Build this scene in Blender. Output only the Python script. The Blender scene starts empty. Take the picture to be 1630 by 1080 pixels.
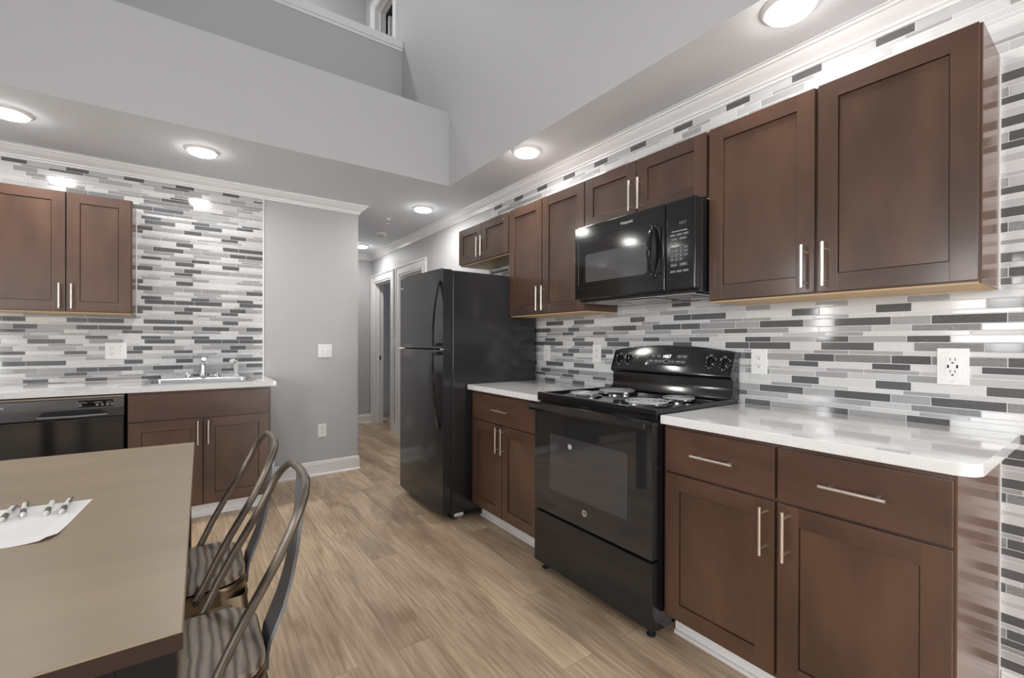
import bpy, bmesh, math, random
from mathutils import Vector, Matrix
random.seed(7)
PI = math.pi
SC = bpy.context.scene
COL = SC.collection

# ------------------------------------------------------------------ camera
cam = bpy.data.objects.new('camera', bpy.data.cameras.new('camera'))
COL.objects.link(cam)
F, YAW, PIT, ROL, CX, CY = 712.194, math.radians(35.5746), math.radians(-0.1244), math.radians(0.1769), 813.781, 545.150
CAMP = Vector((-2.1766, 0.0, 1.2077))
fw = Vector((math.sin(YAW)*math.cos(PIT), math.cos(YAW)*math.cos(PIT), math.sin(PIT)))
r0 = Vector((math.cos(YAW), -math.sin(YAW), 0)); u0 = r0.cross(fw)
r = r0*math.cos(ROL) + u0*math.sin(ROL); u = -r0*math.sin(ROL) + u0*math.cos(ROL)
M = Matrix((r, u, -fw)).transposed().to_4x4(); M.translation = CAMP
cam.matrix_world = M
cam.data.sensor_fit = 'HORIZONTAL'; cam.data.sensor_width = 36
cam.data.lens = F*36/1630
cam.data.shift_x = (815-CX)/1630; cam.data.shift_y = (CY-540)/1630
cam.data.clip_start = .02
SC.camera = cam

# ------------------------------------------------------------------ world, lights, exposure
SC.view_settings.view_transform = 'Standard'; SC.view_settings.look = 'None'
SC.view_settings.gamma = 1; SC.view_settings.use_curve_mapping = False
SC.view_settings.exposure = 0.12
SC.cycles.use_denoising = True
SC.cycles.max_bounces = 10; SC.cycles.diffuse_bounces = 6; SC.cycles.glossy_bounces = 5
SC.cycles.caustics_reflective = False; SC.cycles.caustics_refractive = False
SC.cycles.sample_clamp_indirect = 6
W = bpy.data.worlds.new('world'); SC.world = W; W.use_nodes = True
W.node_tree.nodes['Background'].inputs[0].default_value = (.82, .9, 1, 1)
W.node_tree.nodes['Background'].inputs[1].default_value = 1.6

def area(name, loc, size, energy, rot, color=(1, 1, 1)):
    L = bpy.data.lights.new(name, 'AREA'); L.shape = 'RECTANGLE'; L.size, L.size_y = size; L.energy = energy; L.color = color
    o = bpy.data.objects.new(name, L); o.location = loc; o.rotation_euler = rot; COL.objects.link(o); return o
DAY = (1, .99, .975)
# lamps outside the window openings; the last three are added fill
area('daylight_and_fill', (-4.90, 0.92, 1.60), (1.0, .60), 23, (0, -PI/2, 0), DAY)
area('daylight_and_fill', (-4.90, 2.46, 1.75), (1.0, .26), 15, (0, -PI/2, 0), DAY)
area('daylight_and_fill', (-.48, -2.80, 1.35), (.74, 2.1), 60, (PI/2, 0, 0), DAY)  # added fill behind an unseen rear opening, clear of the tile reflections
area('daylight_and_fill', (-4.90, -1.4, 1.45), (1.9, 1.8), 115, (0, -PI/2-.22, 0), DAY)  # added fill for the right wall and ceilings, tipped upward
area('daylight_and_fill', (-2.5, -2.80, 4.2), (2.6, 1.5), 3, (PI/2, 0, 0), DAY)  # faint added fill for the open well

# ------------------------------------------------------------------ materials
def mat(name, col, rough=.5, metal=0, spec=.5, coat=0, coat_rough=.05, emit=None, mottle=None, bump=None, rvar=0):
    """mottle=(scale xyz, amount, detail)  bump=(scale, strength)"""
    m = bpy.data.materials.new(name); m.use_nodes = True
    nt = m.node_tree; b = nt.nodes['Principled BSDF']
    b.inputs['Base Color'].default_value = (*col, 1); b.inputs['Roughness'].default_value = rough
    b.inputs['Metallic'].default_value = metal; b.inputs['Specular IOR Level'].default_value = spec
    b.inputs['Coat Weight'].default_value = coat; b.inputs['Coat Roughness'].default_value = coat_rough
    if emit: b.inputs['Emission Color'].default_value = (*emit[0], 1); b.inputs['Emission Strength'].default_value = emit[1]
    if mottle or bump:
        tc = nt.nodes.new('ShaderNodeTexCoord')
    if mottle:
        mp = nt.nodes.new('ShaderNodeMapping'); mp.inputs['Scale'].default_value = mottle[0]
        nz = nt.nodes.new('ShaderNodeTexNoise'); nz.inputs['Scale'].default_value = 1; nz.inputs['Detail'].default_value = mottle[2]
        mx = nt.nodes.new('ShaderNodeMix'); mx.data_type = 'RGBA'
        a = mottle[1]
        mx.inputs['A'].default_value = (*[c*(1-a) for c in col], 1); mx.inputs['B'].default_value = (*[min(1, c*(1+a)) for c in col], 1)
        mr = nt.nodes.new('ShaderNodeMapRange'); mr.inputs[1].default_value = .36; mr.inputs[2].default_value = .64
        nt.links.new(tc.outputs['Object'], mp.inputs[0]); nt.links.new(mp.outputs[0], nz.inputs['Vector'])
        nt.links.new(nz.outputs['Fac'], mr.inputs[0]); nt.links.new(mr.outputs[0], mx.inputs['Factor']); nt.links.new(mx.outputs['Result'], b.inputs['Base Color'])
        if rvar:
            rr = nt.nodes.new('ShaderNodeMapRange'); rr.inputs[1].default_value = .3; rr.inputs[2].default_value = .7
            rr.inputs[3].default_value = rough-rvar; rr.inputs[4].default_value = rough+rvar
            nt.links.new(nz.outputs['Fac'], rr.inputs[0]); nt.links.new(rr.outputs[0], b.inputs['Roughness'])
    if bump:
        nz2 = nt.nodes.new('ShaderNodeTexNoise'); nz2.inputs['Scale'].default_value = bump[0]; nz2.inputs['Detail'].default_value = 3
        bp = nt.nodes.new('ShaderNodeBump'); bp.inputs['Strength'].default_value = bump[1]; bp.inputs['Distance'].default_value = .002
        nt.links.new(tc.outputs['Object'], nz2.inputs['Vector']); nt.links.new(nz2.outputs['Fac'], bp.inputs['Height']); nt.links.new(bp.outputs[0], b.inputs['Normal'])
    return m

WALL = mat('wall_paint', (.50, .50, .508), .55, bump=(180, .03))
CEIL = mat('ceiling_paint', (.75, .78, .81), .8)
TRIM = mat('white_trim_paint', (.83, .83, .83), .3)
WOODV = mat('stained_wood_vertical', (.086, .0435, .0265), .34, mottle=((6, 6, 2.2), .27, 7), coat=.5, coat_rough=.15)
WOODH = mat('stained_wood_horizontal', (.080, .040, .026), .34, mottle=((2.6, 2.6, 8), .27, 7), coat=.5, coat_rough=.15)
WOODSIDE = mat('veneer_side_panel', (.15, .085, .06), .17, spec=.12, mottle=((6, 6, 2), .10, 3))
TAN = mat('raw_birch_underside', (.62, .44, .24), .5)
NICKEL = mat('brushed_nickel', (.78, .72, .65), .28, metal=1)
QUARTZ = None
BLACK = mat('black_gloss_enamel', (.010, .010, .0105), .10, spec=.6)
BLACKSAT = mat('black_satin_enamel', (.014, .014, .0145), .13, spec=.6)
FRIDGEM = mat('black_fridge_skin', (.024, .024, .025), .13, spec=.6, bump=(300, .03))
BLACKMAT = mat('black_rubber', (.012, .012, .012), .7)
GLASSBLK = mat('dark_oven_glass', (.022, .022, .023), .04, spec=.8)
WINGREY = mat('microwave_window_mesh', (.085, .085, .09), .07, spec=.8)
GREYPL = mat('grey_plastic', (.25, .25, .26), .35)
CHROME = mat('chrome', (.85, .85, .86), .08, metal=1)
DARKCHROME = mat('dark_chrome', (.16, .16, .165), .12, metal=1)
STEEL = mat('stainless_steel', (.62, .62, .63), .25, metal=1)
COILM = mat('grey_coil_metal', (.45, .45, .46), .38, metal=.4)
WHITEPL = mat('white_plastic', (.86, .86, .85), .3)
PRINT = mat('white_print', (.75, .75, .75), .5)
PRINTG = mat('grey_print', (.075, .075, .078), .4)
DARKHOLE = mat('dark_slot', (.01, .01, .01), .8)
LEDM = mat('led_digits', (.8, .8, .8), .5, emit=((.9, .95, 1), 2.0))
LEDDIM = mat('dim_digits', (.2, .2, .2), .4)
LAMP = mat('lamp_diffuser', (1, 1, 1), .5, emit=((1, .985, .96), 40))
LAMPRING = mat('lamp_ring', (.8, .8, .8), .4)
TABLEM = mat('brown_table_laminate', (.31, .235, .152), .38, mottle=((1.5, 5, 5), .08, 4))
TABLEEDGE = mat('dark_brown_table_edge', (.026, .012, .009), .4)
TABLELEG = mat('charcoal_table_frame', (.005, .0045, .0045), .5, spec=.3)
BRONZE = mat('gunmetal_tube', (.17, .145, .12), .42, metal=.7, mottle=((20, 20, 20), .15, 3))
BRONZEP = mat('gunmetal_plate', (.24, .25, .26), .38, metal=.5)
BRASSY = mat('brown_metal_skirt', (.20, .155, .105), .33, metal=1)
PAPER = mat('white_paper', (.88, .86, .84), .7)
PAPERLN = mat('paper_ink', (.72, .70, .70), .7)
PENGREY = mat('pen_grip_grey', (.10, .095, .08), .5)
PENW = mat('pen_white', (.84, .83, .8), .25)
WINFR = mat('white_window_frame', (.8, .8, .8), .35)
DOORM = mat('white_door_paint', (.78, .78, .78), .35)
TAGM = mat('metallic_badge', (.7, .7, .7), .2, metal=1)

def quartz():
    m = mat('white_quartz', (.80, .80, .79), .06, coat=.3)
    nt = m.node_tree; b = nt.nodes['Principled BSDF']; tc = nt.nodes.new('ShaderNodeTexCoord')
    n = nt.nodes.new('ShaderNodeTexNoise'); n.inputs['Scale'].default_value = 9; n.inputs['Detail'].default_value = 8; n.inputs['Distortion'].default_value = 1.2
    r_ = nt.nodes.new('ShaderNodeValToRGB'); e = r_.color_ramp.elements
    e[0].position = .485; e[0].color = (.83, .83, .82, 1); e[1].position = .515; e[1].color = (.83, .83, .82, 1)
    k = r_.color_ramp.elements.new(.5); k.color = (.75, .75, .75, 1)
    nt.links.new(tc.outputs['Object'], n.inputs['Vector']); nt.links.new(n.outputs['Fac'], r_.inputs[0]); nt.links.new(r_.outputs[0], b.inputs['Base Color'])
    return m
QUARTZ = quartz()

def floor_mat():
    m = bpy.data.materials.new('vinyl_plank_floor'); m.use_nodes = True; nt = m.node_tree; N = nt.nodes.new; L = nt.links.new
    b = nt.nodes['Principled BSDF']; b.inputs['Roughness'].default_value = .42; b.inputs['Specular IOR Level'].default_value = .4
    tc = N('ShaderNodeTexCoord'); mp = N('ShaderNodeMapping'); mp.inputs['Rotation'].default_value = (0, 0, PI/2)
    L(tc.outputs['Object'], mp.inputs[0])
    br = N('ShaderNodeTexBrick'); br.offset = .37; br.offset_frequency = 2
    br.inputs['Color1'].default_value = (0, 0, 0, 1); br.inputs['Color2'].default_value = (1, 1, 1, 1); br.inputs['Mortar'].default_value = (.5, .5, .5, 1)
    br.inputs['Scale'].default_value = 1; br.inputs['Mortar Size'].default_value = .0012; br.inputs['Brick Width'].default_value = 1.22; br.inputs['Row Height'].default_value = .152
    L(mp.outputs[0], br.inputs['Vector'])
    rgb = N('ShaderNodeSeparateColor'); L(br.outputs['Color'], rgb.inputs[0])
    # per-plank shift of the grain
    sh = N('ShaderNodeVectorMath'); sh.operation = 'MULTIPLY_ADD'; sh.inputs[1].default_value = (17, 9, 0)
    cv = N('ShaderNodeCombineXYZ'); L(rgb.outputs[0], cv.inputs[0]); L(rgb.outputs[0], cv.inputs[1]); L(rgb.outputs[0], cv.inputs[2])
    L(cv.outputs[0], sh.inputs[0]); L(mp.outputs[0], sh.inputs[2])
    def noise(sc, det, dist=0):
        mm = N('ShaderNodeMapping'); mm.inputs['Scale'].default_value = sc; L(sh.outputs[0], mm.inputs[0])
        n = N('ShaderNodeTexNoise'); n.inputs['Scale'].default_value = 1; n.inputs['Detail'].default_value = det; n.inputs['Distortion'].default_value = dist
        L(mm.outputs[0], n.inputs['Vector']); return n.outputs['Fac']
    big = noise((1.6, 7, 1), 3, 1.0); fine = noise((5, 70, 1), 4, .6)
    def ramp(src, a, ca, b_, cb):
        rr = N('ShaderNodeValToRGB'); e = rr.color_ramp.elements; e[0].position = a; e[0].color = (*ca, 1); e[1].position = b_; e[1].color = (*cb, 1); L(src, rr.inputs[0]); return rr.outputs[0]
    c1 = ramp(big, .32, (.42, .305, .205), .68, (.68, .54, .39))
    def mul(a, bb, f):
        mx = N('ShaderNodeMix'); mx.data_type = 'RGBA'; mx.blend_type = 'MULTIPLY'; mx.inputs['Factor'].default_value = f; L(a, mx.inputs['A']); L(bb, mx.inputs['B']); return mx.outputs['Result']
    c2 = mul(c1, ramp(fine, .35, (.74, .70, .66), .62, (1.06, 1.04, 1.02)), .75)
    c3 = mul(c2, ramp(rgb.outputs[0], 0, (.74, .72, .70), 1, (1.12, 1.10, 1.08)), .8)
    # faint cathedral figure
    wv = N('ShaderNodeTexWave'); wv.wave_type = 'RINGS'; wv.inputs['Scale'].default_value = 5; wv.inputs['Distortion'].default_value = 6; wv.inputs['Detail'].default_value = 2
    mw = N('ShaderNodeMapping'); mw.inputs['Scale'].default_value = (.35, 2.6, 1); L(sh.outputs[0], mw.inputs[0]); L(mw.outputs[0], wv.inputs['Vector'])
    c3 = mul(c3, ramp(wv.outputs['Fac'], .3, (.82, .80, .77), .7, (1.04, 1.04, 1.04)), .4)
    mo = N('ShaderNodeMix'); mo.data_type = 'RGBA'; mo.inputs['B'].default_value = (.27, .20, .145, 1); L(br.outputs['Fac'], mo.inputs['Factor']); L(c3, mo.inputs['A'])
    L(mo.outputs['Result'], b.inputs['Base Color'])
    bp = N('ShaderNodeBump'); bp.inputs['Strength'].default_value = .12; bp.inputs['Distance'].default_value = .001; L(fine, bp.inputs['Height']); L(bp.outputs[0], b.inputs['Normal'])
    return m
FLOOR = floor_mat()

def seat_mat():
    m = bpy.data.materials.new('ashen_elm_seat'); m.use_nodes = True; nt = m.node_tree; N = nt.nodes.new; L = nt.links.new
    b = nt.nodes['Principled BSDF']; b.inputs['Roughness'].default_value = .42
    tc = N('ShaderNodeTexCoord'); mp = N('ShaderNodeMapping'); mp.inputs['Scale'].default_value = (1.0, .22, 1); mp.inputs['Location'].default_value = (.12, .01, 0)
    mp.inputs['Rotation'].default_value = (0, 0, .10)
    L(tc.outputs['Object'], mp.inputs[0])
    wv = N('ShaderNodeTexWave'); wv.wave_type = 'RINGS'; wv.rings_direction = 'Z'; wv.inputs['Scale'].default_value = 14; wv.inputs['Distortion'].default_value = 4.5; wv.inputs['Detail'].default_value = 2.5; wv.inputs['Detail Scale'].default_value = 2
    L(mp.outputs[0], wv.inputs['Vector'])
    rr = N('ShaderNodeValToRGB'); e = rr.color_ramp.elements; e[0].position = .0; e[0].color = (.055, .038, .027, 1); e[1].position = .42; e[1].color = (.20, .15, .112, 1)
    k = rr.color_ramp.elements.new(1); k.color = (.31, .245, .19, 1)
    L(wv.outputs['Fac'], rr.inputs[0]); L(rr.outputs[0], b.inputs['Base Color'])
    return m
SEATM = seat_mat()

def tile_mat(name, col, var, rough, textured=False):
    m = bpy.data.materials.new(name); m.use_nodes = True; nt = m.node_tree; N = nt.nodes.new; L = nt.links.new
    b = nt.nodes['Principled BSDF']; b.inputs['Roughness'].default_value = rough; b.inputs['Specular IOR Level'].default_value = .6
    g = N('ShaderNodeNewGeometry'); tc = N('ShaderNodeTexCoord')
    mp = N('ShaderNodeMapping'); mp.inputs['Scale'].default_value = (6, 6, 260); L(tc.outputs['Object'], mp.inputs[0])
    nz = N('ShaderNodeTexNoise'); nz.inputs['Scale'].default_value = 1; nz.inputs['Detail'].default_value = 2; L(mp.outputs[0], nz.inputs['Vector'])
    ad = N('ShaderNodeMath'); ad.operation = 'MULTIPLY_ADD'; ad.inputs[1].default_value = .35; L(nz.outputs['Fac'], ad.inputs[0]); L(g.outputs['Random Per Island'], ad.inputs[2])
    mr = N('ShaderNodeMapRange'); mr.inputs[2].default_value = 1.3; mr.inputs[3].default_value = 1-var; mr.inputs[4].default_value = 1+var; L(ad.outputs[0], mr.inputs[0])
    vm = N('ShaderNodeVectorMath'); vm.operation = 'SCALE'; vm.inputs[0].default_value = col; L(mr.outputs[0], vm.inputs['Scale']); L(vm.outputs[0], b.inputs['Base Color'])
    if textured:
        m2 = N('ShaderNodeMapping'); m2.inputs['Scale'].default_value = (110, 110, 420); L(tc.outputs['Object'], m2.inputs[0])
        n2 = N('ShaderNodeTexNoise'); n2.inputs['Scale'].default_value = 1; n2.inputs['Detail'].default_value = 3; n2.inputs['Distortion'].default_value = 1.5; L(m2.outputs[0], n2.inputs['Vector'])
        bp = N('ShaderNodeBump'); bp.inputs['Strength'].default_value = 1.0; bp.inputs['Distance'].default_value = .008; L(n2.outputs['Fac'], bp.inputs['Height']); L(bp.outputs[0], b.inputs['Normal'])
    return m
TILE = {'D': tile_mat('charcoal_glass_tile', (.115, .115, .118), .12, .07),
        'M': tile_mat('mid_grey_glass_tile', (.36, .36, .365), .16, .09),
        'L': tile_mat('light_grey_stone_tile', (.52, .52, .525), .12, .18),
        'W': tile_mat('white_glass_tile', (.66, .66, .66), .07, .10),
        'T': tile_mat('charcoal_rippled_tile', (.17, .17, .175), .10, .10, True),
        't': tile_mat('grey_rippled_tile', (.42, .42, .425), .10, .10, True)}
GROUT = mat('white_grout', (.84, .84, .84), .8)

# ------------------------------------------------------------------ mesh helpers
class MB:
    def __init__(s, T=None): s.bm = bmesh.new(); s.T = T; s.mats = []; s.mi = 0
    def _f(s, faces):
        for f in faces: f.material_index = s.mi
    def box(s, x0, x1, y0, y1, z0, z1, bev=0, seg=2):
        vs = [s.bm.verts.new((x, y, z)) for x in (x0, x1) for y in (y0, y1) for z in (z0, z1)]
        q = [(0, 1, 3, 2), (4, 6, 7, 5), (0, 4, 5, 1), (2, 3, 7, 6), (0, 2, 6, 4), (1, 5, 7, 3)]
        fs = [s.bm.faces.new([vs[i] for i in f]) for f in q]; s._f(fs)
        if bev:
            es = list({e for f in fs for e in f.edges})
            rr = bmesh.ops.bevel(s.bm, geom=es, offset=bev, segments=seg, affect='EDGES', profile=.5); s._f(rr['faces'])
        return s
    def prism(s, pts, ext, bev=0, seg=2):
        """pts: closed polygon of 3D points; ext: extrusion vector"""
        a = [s.bm.verts.new(p) for p in pts]; e = Vector(ext); b = [s.bm.verts.new(Vector(p)+e) for p in pts]
        fs = [s.bm.faces.new(a), s.bm.faces.new(list(reversed(b)))]
        n = len(a)
        for i in range(n): fs.append(s.bm.faces.new((a[i], b[i], b[(i+1) % n], a[(i+1) % n])))
        s._f(fs)
        if bev:
            es = list({ed for f in fs[:2] for ed in f.edges})
            rr = bmesh.ops.bevel(s.bm, geom=es, offset=bev, segments=seg, affect='EDGES', profile=.5); s._f(rr['faces'])
        return s
    def ring_loft(s, rings, cap=True, close=False):
        R = [[s.bm.verts.new(p) for p in rg] for rg in rings]; n = len(R[0]); fs = []
        for i in range(len(R)-1 + (1 if close else 0)):
            A, B = R[i], R[(i+1) % len(R)]
            for j in range(n): fs.append(s.bm.faces.new((A[j], A[(j+1) % n], B[(j+1) % n], B[j])))
        if cap and not close: fs.append(s.bm.faces.new(R[0])); fs.append(s.bm.faces.new(list(reversed(R[-1]))))
        s._f(fs); return s
    def tube(s, pts, rad, seg=12, close=False, flat=None):
        """flat=(a,b): elliptical/rect section half sizes; rad may be list"""
        P = [Vector(p) for p in pts]; n = len(P); rings = []; prev = None
        for i in range(n):
            if close: t = (P[(i+1) % n]-P[i-1]).normalized()
            else: t = (P[min(i+1, n-1)]-P[max(i-1, 0)]).normalized()
            if prev is None:
                ref = Vector((0, 0, 1)) if abs(t.z) < .9 else Vector((0, 1, 0)); a = t.cross(ref).normalized()
            else:
                a = (prev - t*prev.dot(t)).normalized()
            prev = a; b = t.cross(a)
            rr = rad[i] if isinstance(rad, (list, tuple)) else rad
            ra, rb = (rr, rr) if flat is None else (rr*flat[0], rr*flat[1])
            rings.append([P[i] + a*ra*math.cos(2*PI*k/seg) + b*rb*math.sin(2*PI*k/seg) for k in range(seg)])
        return s.ring_loft(rings, True, close)
    def cyl(s, p0, p1, rad, seg=20): return s.tube([p0, p1], rad, seg)
    def lathe(s, c, prof, seg=32, axis='z'):
        """prof: list of (radius, height) ; closed caps"""
        rings = []
        for rad, h in prof:
            rg = []
            for k in range(seg):
                a = 2*PI*k/seg; p = (rad*math.cos(a), rad*math.sin(a), h)
                if axis == 'x': p = (h, p[0], p[1])
                if axis == 'y': p = (p[0], h, p[1])
                rg.append((c[0]+p[0], c[1]+p[1], c[2]+p[2]))
            rings.append(rg)
        return s.ring_loft(rings)
    def build(s, name, m, parent=None, origin=None, props=None, smooth=35):
        bm = s.bm
        if s.T: 
            for v in bm.verts: v.co = Vector(s.T(*v.co))
        o0 = Vector(origin) if origin is not None else (parent['_o'] if parent is not None and '_o' in parent.keys() else Vector((0, 0, 0)))
        o0 = Vector(o0)
        if o0.length: bmesh.ops.translate(bm, verts=bm.verts, vec=-o0)
        bmesh.ops.recalc_face_normals(bm, faces=bm.faces)
        me = bpy.data.meshes.new(name); bm.to_mesh(me); bm.free()
        for mm in (m if isinstance(m, (list, tuple)) else [m]): me.materials.append(mm)
        for p in me.polygons: p.use_smooth = True
        me.set_sharp_from_angle(angle=math.radians(smooth))
        o = bpy.data.objects.new(name, me); COL.objects.link(o)
        if smooth == 35:
            md_ = o.modifiers.new('weighted_normal', 'WEIGHTED_NORMAL'); md_.keep_sharp = True
        if parent is not None:
            o.parent = parent; o['_o'] = list(o0)
        else: o.location = o0; o['_o'] = list(o0)
        return o

def thing(name, label, cat, loc=(0, 0, 0), group=None, rot=0):
    o = bpy.data.objects.new(name, None); COL.objects.link(o); o.location = loc; o.rotation_euler = (0, 0, rot)
    o.empty_display_size = .05
    o['_o'] = list(loc); return tag(o, label, cat, group)
def tag(o, label=None, cat=None, group=None, kind=None):
    if label: o['label'] = label
    if cat: o['category'] = cat
    if group: o['group'] = group
    if kind: o['kind'] = kind
    return o
def local_thing(name, label, cat, loc, group=None, rot=0):
    """parts of this thing are built in its own coordinates"""
    o = thing(name, label, cat, loc, group, rot); o['_o'] = [0, 0, 0]; return o
def struct(o): o['kind'] = 'structure'; return o
def kids(o): return [c for c in bpy.data.objects if c.parent == o]
def copy_tree(o, parent=None):
    c = o.copy(); COL.objects.link(c)
    if parent is not None: c.parent = parent
    for ch in kids(o): copy_tree(ch, c)
    return c
def text(body, size, m, parent, frame, name='lettering', depth=.0004, align='CENTER'):
    """frame: function (a, b, out) -> world ; text laid along a (right), b (up)"""
    cu = bpy.data.curves.new(name, 'FONT'); cu.body = body; cu.size = size; cu.extrude = depth; cu.align_x = align; cu.align_y = 'CENTER'
    t = bpy.data.objects.new(name, cu); COL.objects.link(t)
    bpy.context.view_layer.update()
    me = bpy.data.meshes.new_from_object(t.evaluated_get(bpy.context.evaluated_depsgraph_get()))
    bpy.data.objects.remove(t)
    bm = bmesh.new(); bm.from_mesh(me)
    o0 = Vector(parent['_o'])
    for v in bm.verts: v.co = Vector(frame(v.co.x, v.co.y, v.co.z)) - o0
    bmesh.ops.recalc_face_normals(bm, faces=bm.faces); bm.to_mesh(me); bm.free(); me.name = name
    me.materials.clear(); me.materials.append(m)
    for p in me.polygons: p.material_index = 0
    o = bpy.data.objects.new(name, me); COL.objects.link(o); o.parent = parent; o['_o'] = list(o0); return o

YB = 4.266      # back wall
ZC = 2.47       # low ceiling
XV = -.471      # right face of the open well
XL, YR = -4.7, -2.6
YH = 6.60       # end of hall
ZT = 5.6        # top ceiling

# ------------------------------------------------------------------ structure
struct(MB().box(XL-.1, 1.4, YR-.1, YH+.6, -.1, 0).build('floor', FLOOR))
def wall_pieces(mb, axis, a0, a1, b0, b1, z0, z1, holes):
    """wall running along axis ('x' or 'y') from b0..b1, thickness a0..a1; holes (b0,b1,z0,z1)"""
    def bx(p, q, zz0, zz1):
        if q-p < 1e-5 or zz1-zz0 < 1e-5: return
        if axis == 'y': mb.box(a0, a1, p, q, zz0, zz1)
        else: mb.box(p, q, a0, a1, zz0, zz1)
    hs = sorted(holes); cur = b0
    for h in hs:
        bx(cur, h[0], z0, z1); bx(h[0], h[1], z0, h[2]); bx(h[0], h[1], h[3], z1); cur = h[1]
    bx(cur, b1, z0, z1); return mb
D1 = (5.80, 6.46, 0, 2.05); D2 = (4.80, 5.49, 0, 2.05)
struct(wall_pieces(MB(), 'y', 0, .12, YR, YH+.12, 0, ZC, [(d[0]-.0042, d[1]+.0042, 0, d[3]+.0038) for d in (D2, D1)]).build('wall_right', WALL))
struct(wall_pieces(MB(), 'x', YB, YB+.12, XL, -.9, 0, ZC, []).build('wall_back', WALL))
struct(MB().box(-1.02, -.9, YB+.12, YH, 0, ZC).build('wall_hall_left', WALL))
struct(MB().box(-1.02, 0, YH, YH+.12, 0, ZC).build('wall_hall_end', WALL))
WL = [(-2.35, -.45, .5, 2.4), (.62, 1.22, 1.05, 2.15), (2.32, 2.60, 1.2, 2.3)]  # first opening is added, only to let fill light in
struct(wall_pieces(MB(), 'y', XL-.12, XL, YR, YB+.12, 0, ZT, WL).build('wall_left', WALL))
mb = MB(); wall_pieces(mb, 'x', YR-.12, YR, XL, .12, 0, 3.0, [(-.88, -.08, .25, 2.4)]); wall_pieces(mb, 'x', YR-.12, YR, XL, .12, 3.0, ZT, [(-3.8, -1.2, 3.4, 5.0)])  # both openings are added to let fill light in
struct(mb.build('wall_rear', WALL))
# low ceiling over the counters and the hall
struct(MB().prism([(XL, 3.262, ZC), (XV+.001, 3.262, ZC), (XV+.001, YR, ZC), (.12, YR, ZC), (.12, YH+.12, ZC), (XL, YH+.12, ZC)], (0, 0, .13)).build('ceiling', CEIL))
# the well: face over the back strip, ledge, loft knee wall, right face with the loft doorway
struct(MB().box(XL, XV, 3.2605, 3.38, ZC+.0004, 3.066).box(XL, XV, 3.38, 4.27, 2.96, 3.066).build('wall_well_back', WALL))
struct(MB().box(XL, XV, 4.27, 4.39, 3.066, 4.11).build('wall_loft_knee', WALL))
struct(MB().box(XL, XV, 4.24, 4.42, 4.11, 4.185, .006).box(XL, XV, 4.255, 4.27, 4.085, 4.11, .003).build('trim_1', TRIM))
LD = (4.50, 5.08, 2.95, 5.00)
struct(wall_pieces(MB(), 'y', XV, XV+.12, YR, YH, ZC+.0004, ZT, [(LD[0]-.0042, LD[1]+.0042, LD[2], LD[3]+.0038)]).build('wall_well_right', WALL))
struct(MB().box(XL, XV, 5.42, 5.54, 2.96, ZT).build('wall_loft_end', WALL))
struct(MB().box(XL, 1.2, YR, YH, ZT, ZT+.1).build('ceiling_upper', CEIL))
struct(MB().box(XL, XV, 4.39, 5.42, 2.86, 2.96).build('floor_loft', FLOOR))
# rooms behind the doorways
struct(MB().box(1.3, 1.4, 4.3, YH+.5, 0, ZC).box(.12, 1.3, YH+.4, YH+.5, 0, ZC).box(.12, 1.3, 4.3, 4.4, 0, ZC).box(.12, 1.3, 5.60, 5.68, 0, ZC).box(.12, 1.4, 4.3, YH+.5, ZC, ZC+.1).build('wall_side_rooms', WALL))
struct(MB().box(.8, .9, 3.9, 6.0, 2.86, ZT).box(XV+.12, .8, 5.9, 6.0, 2.86, ZT).box(XV+.12, .8, 3.9, 4.0, 2.86, ZT).box(XV+.12, .9, 4.0, 5.9, 2.76, 2.86).build('wall_loft_room', WALL))

def sweep(mb, path, prof):
    """path: 2D points, room on the left; prof: closed list of (out from wall, z)"""
    P = [Vector(p) for p in path]; rings = []
    for i, p in enumerate(P):
        def nrm(a, b): d = (b-a).normalized(); return Vector((-d.y, d.x))
        n1 = nrm(P[i-1], p) if i else None; n2 = nrm(p, P[i+1]) if i < len(P)-1 else None
        if n1 is None: m_ = n2
        elif n2 is None: m_ = n1
        else: m_ = (n1+n2); m_ = m_/(m_.dot(n1))
        rings.append([(p.x+m_.x*o, p.y+m_.y*o, z) for o, z in prof])
    return mb.ring_loft(rings)
CR = [(0, -.078), (.010, -.078), (.012, -.066), (.020, -.064), (.022, -.054), (.030, -.046), (.044, -.036), (.056, -.022), (.060, -.014), (.070, -.013), (.072, -.004), (.084, -.003), (.084, 0), (0, 0)]
crown = [(o, ZC+z) for o, z in CR]
struct(sweep(MB(), [(0, YR), (0, YH), (-.9, YH), (-.9, YB), (XL, YB)], crown).build('trim_2', TRIM, smooth=20))
BB = [(0, 0), (.024, 0), (.024, .012), (.014, .020), (.014, .105), (.010, .112), (.010, .122), (.004, .128), (0, .128)]
def baseboard(name, path): return struct(sweep(MB(), path, BB).build(name, TRIM, smooth=20))
baseboard('baseboard_back', [(-.9, YH), (-.9, YB), (-1.700, YB)])
baseboard('baseboard_hall_end', [(0, YH), (-.9, YH)])
baseboard('baseboard_right', [(0, 3.42), (0, 4.70)])
baseboard('baseboard_right', [(0, 5.60), (0, 5.71)])
baseboard('baseboard_right', [(0, YR), (0, .255)])

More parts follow.
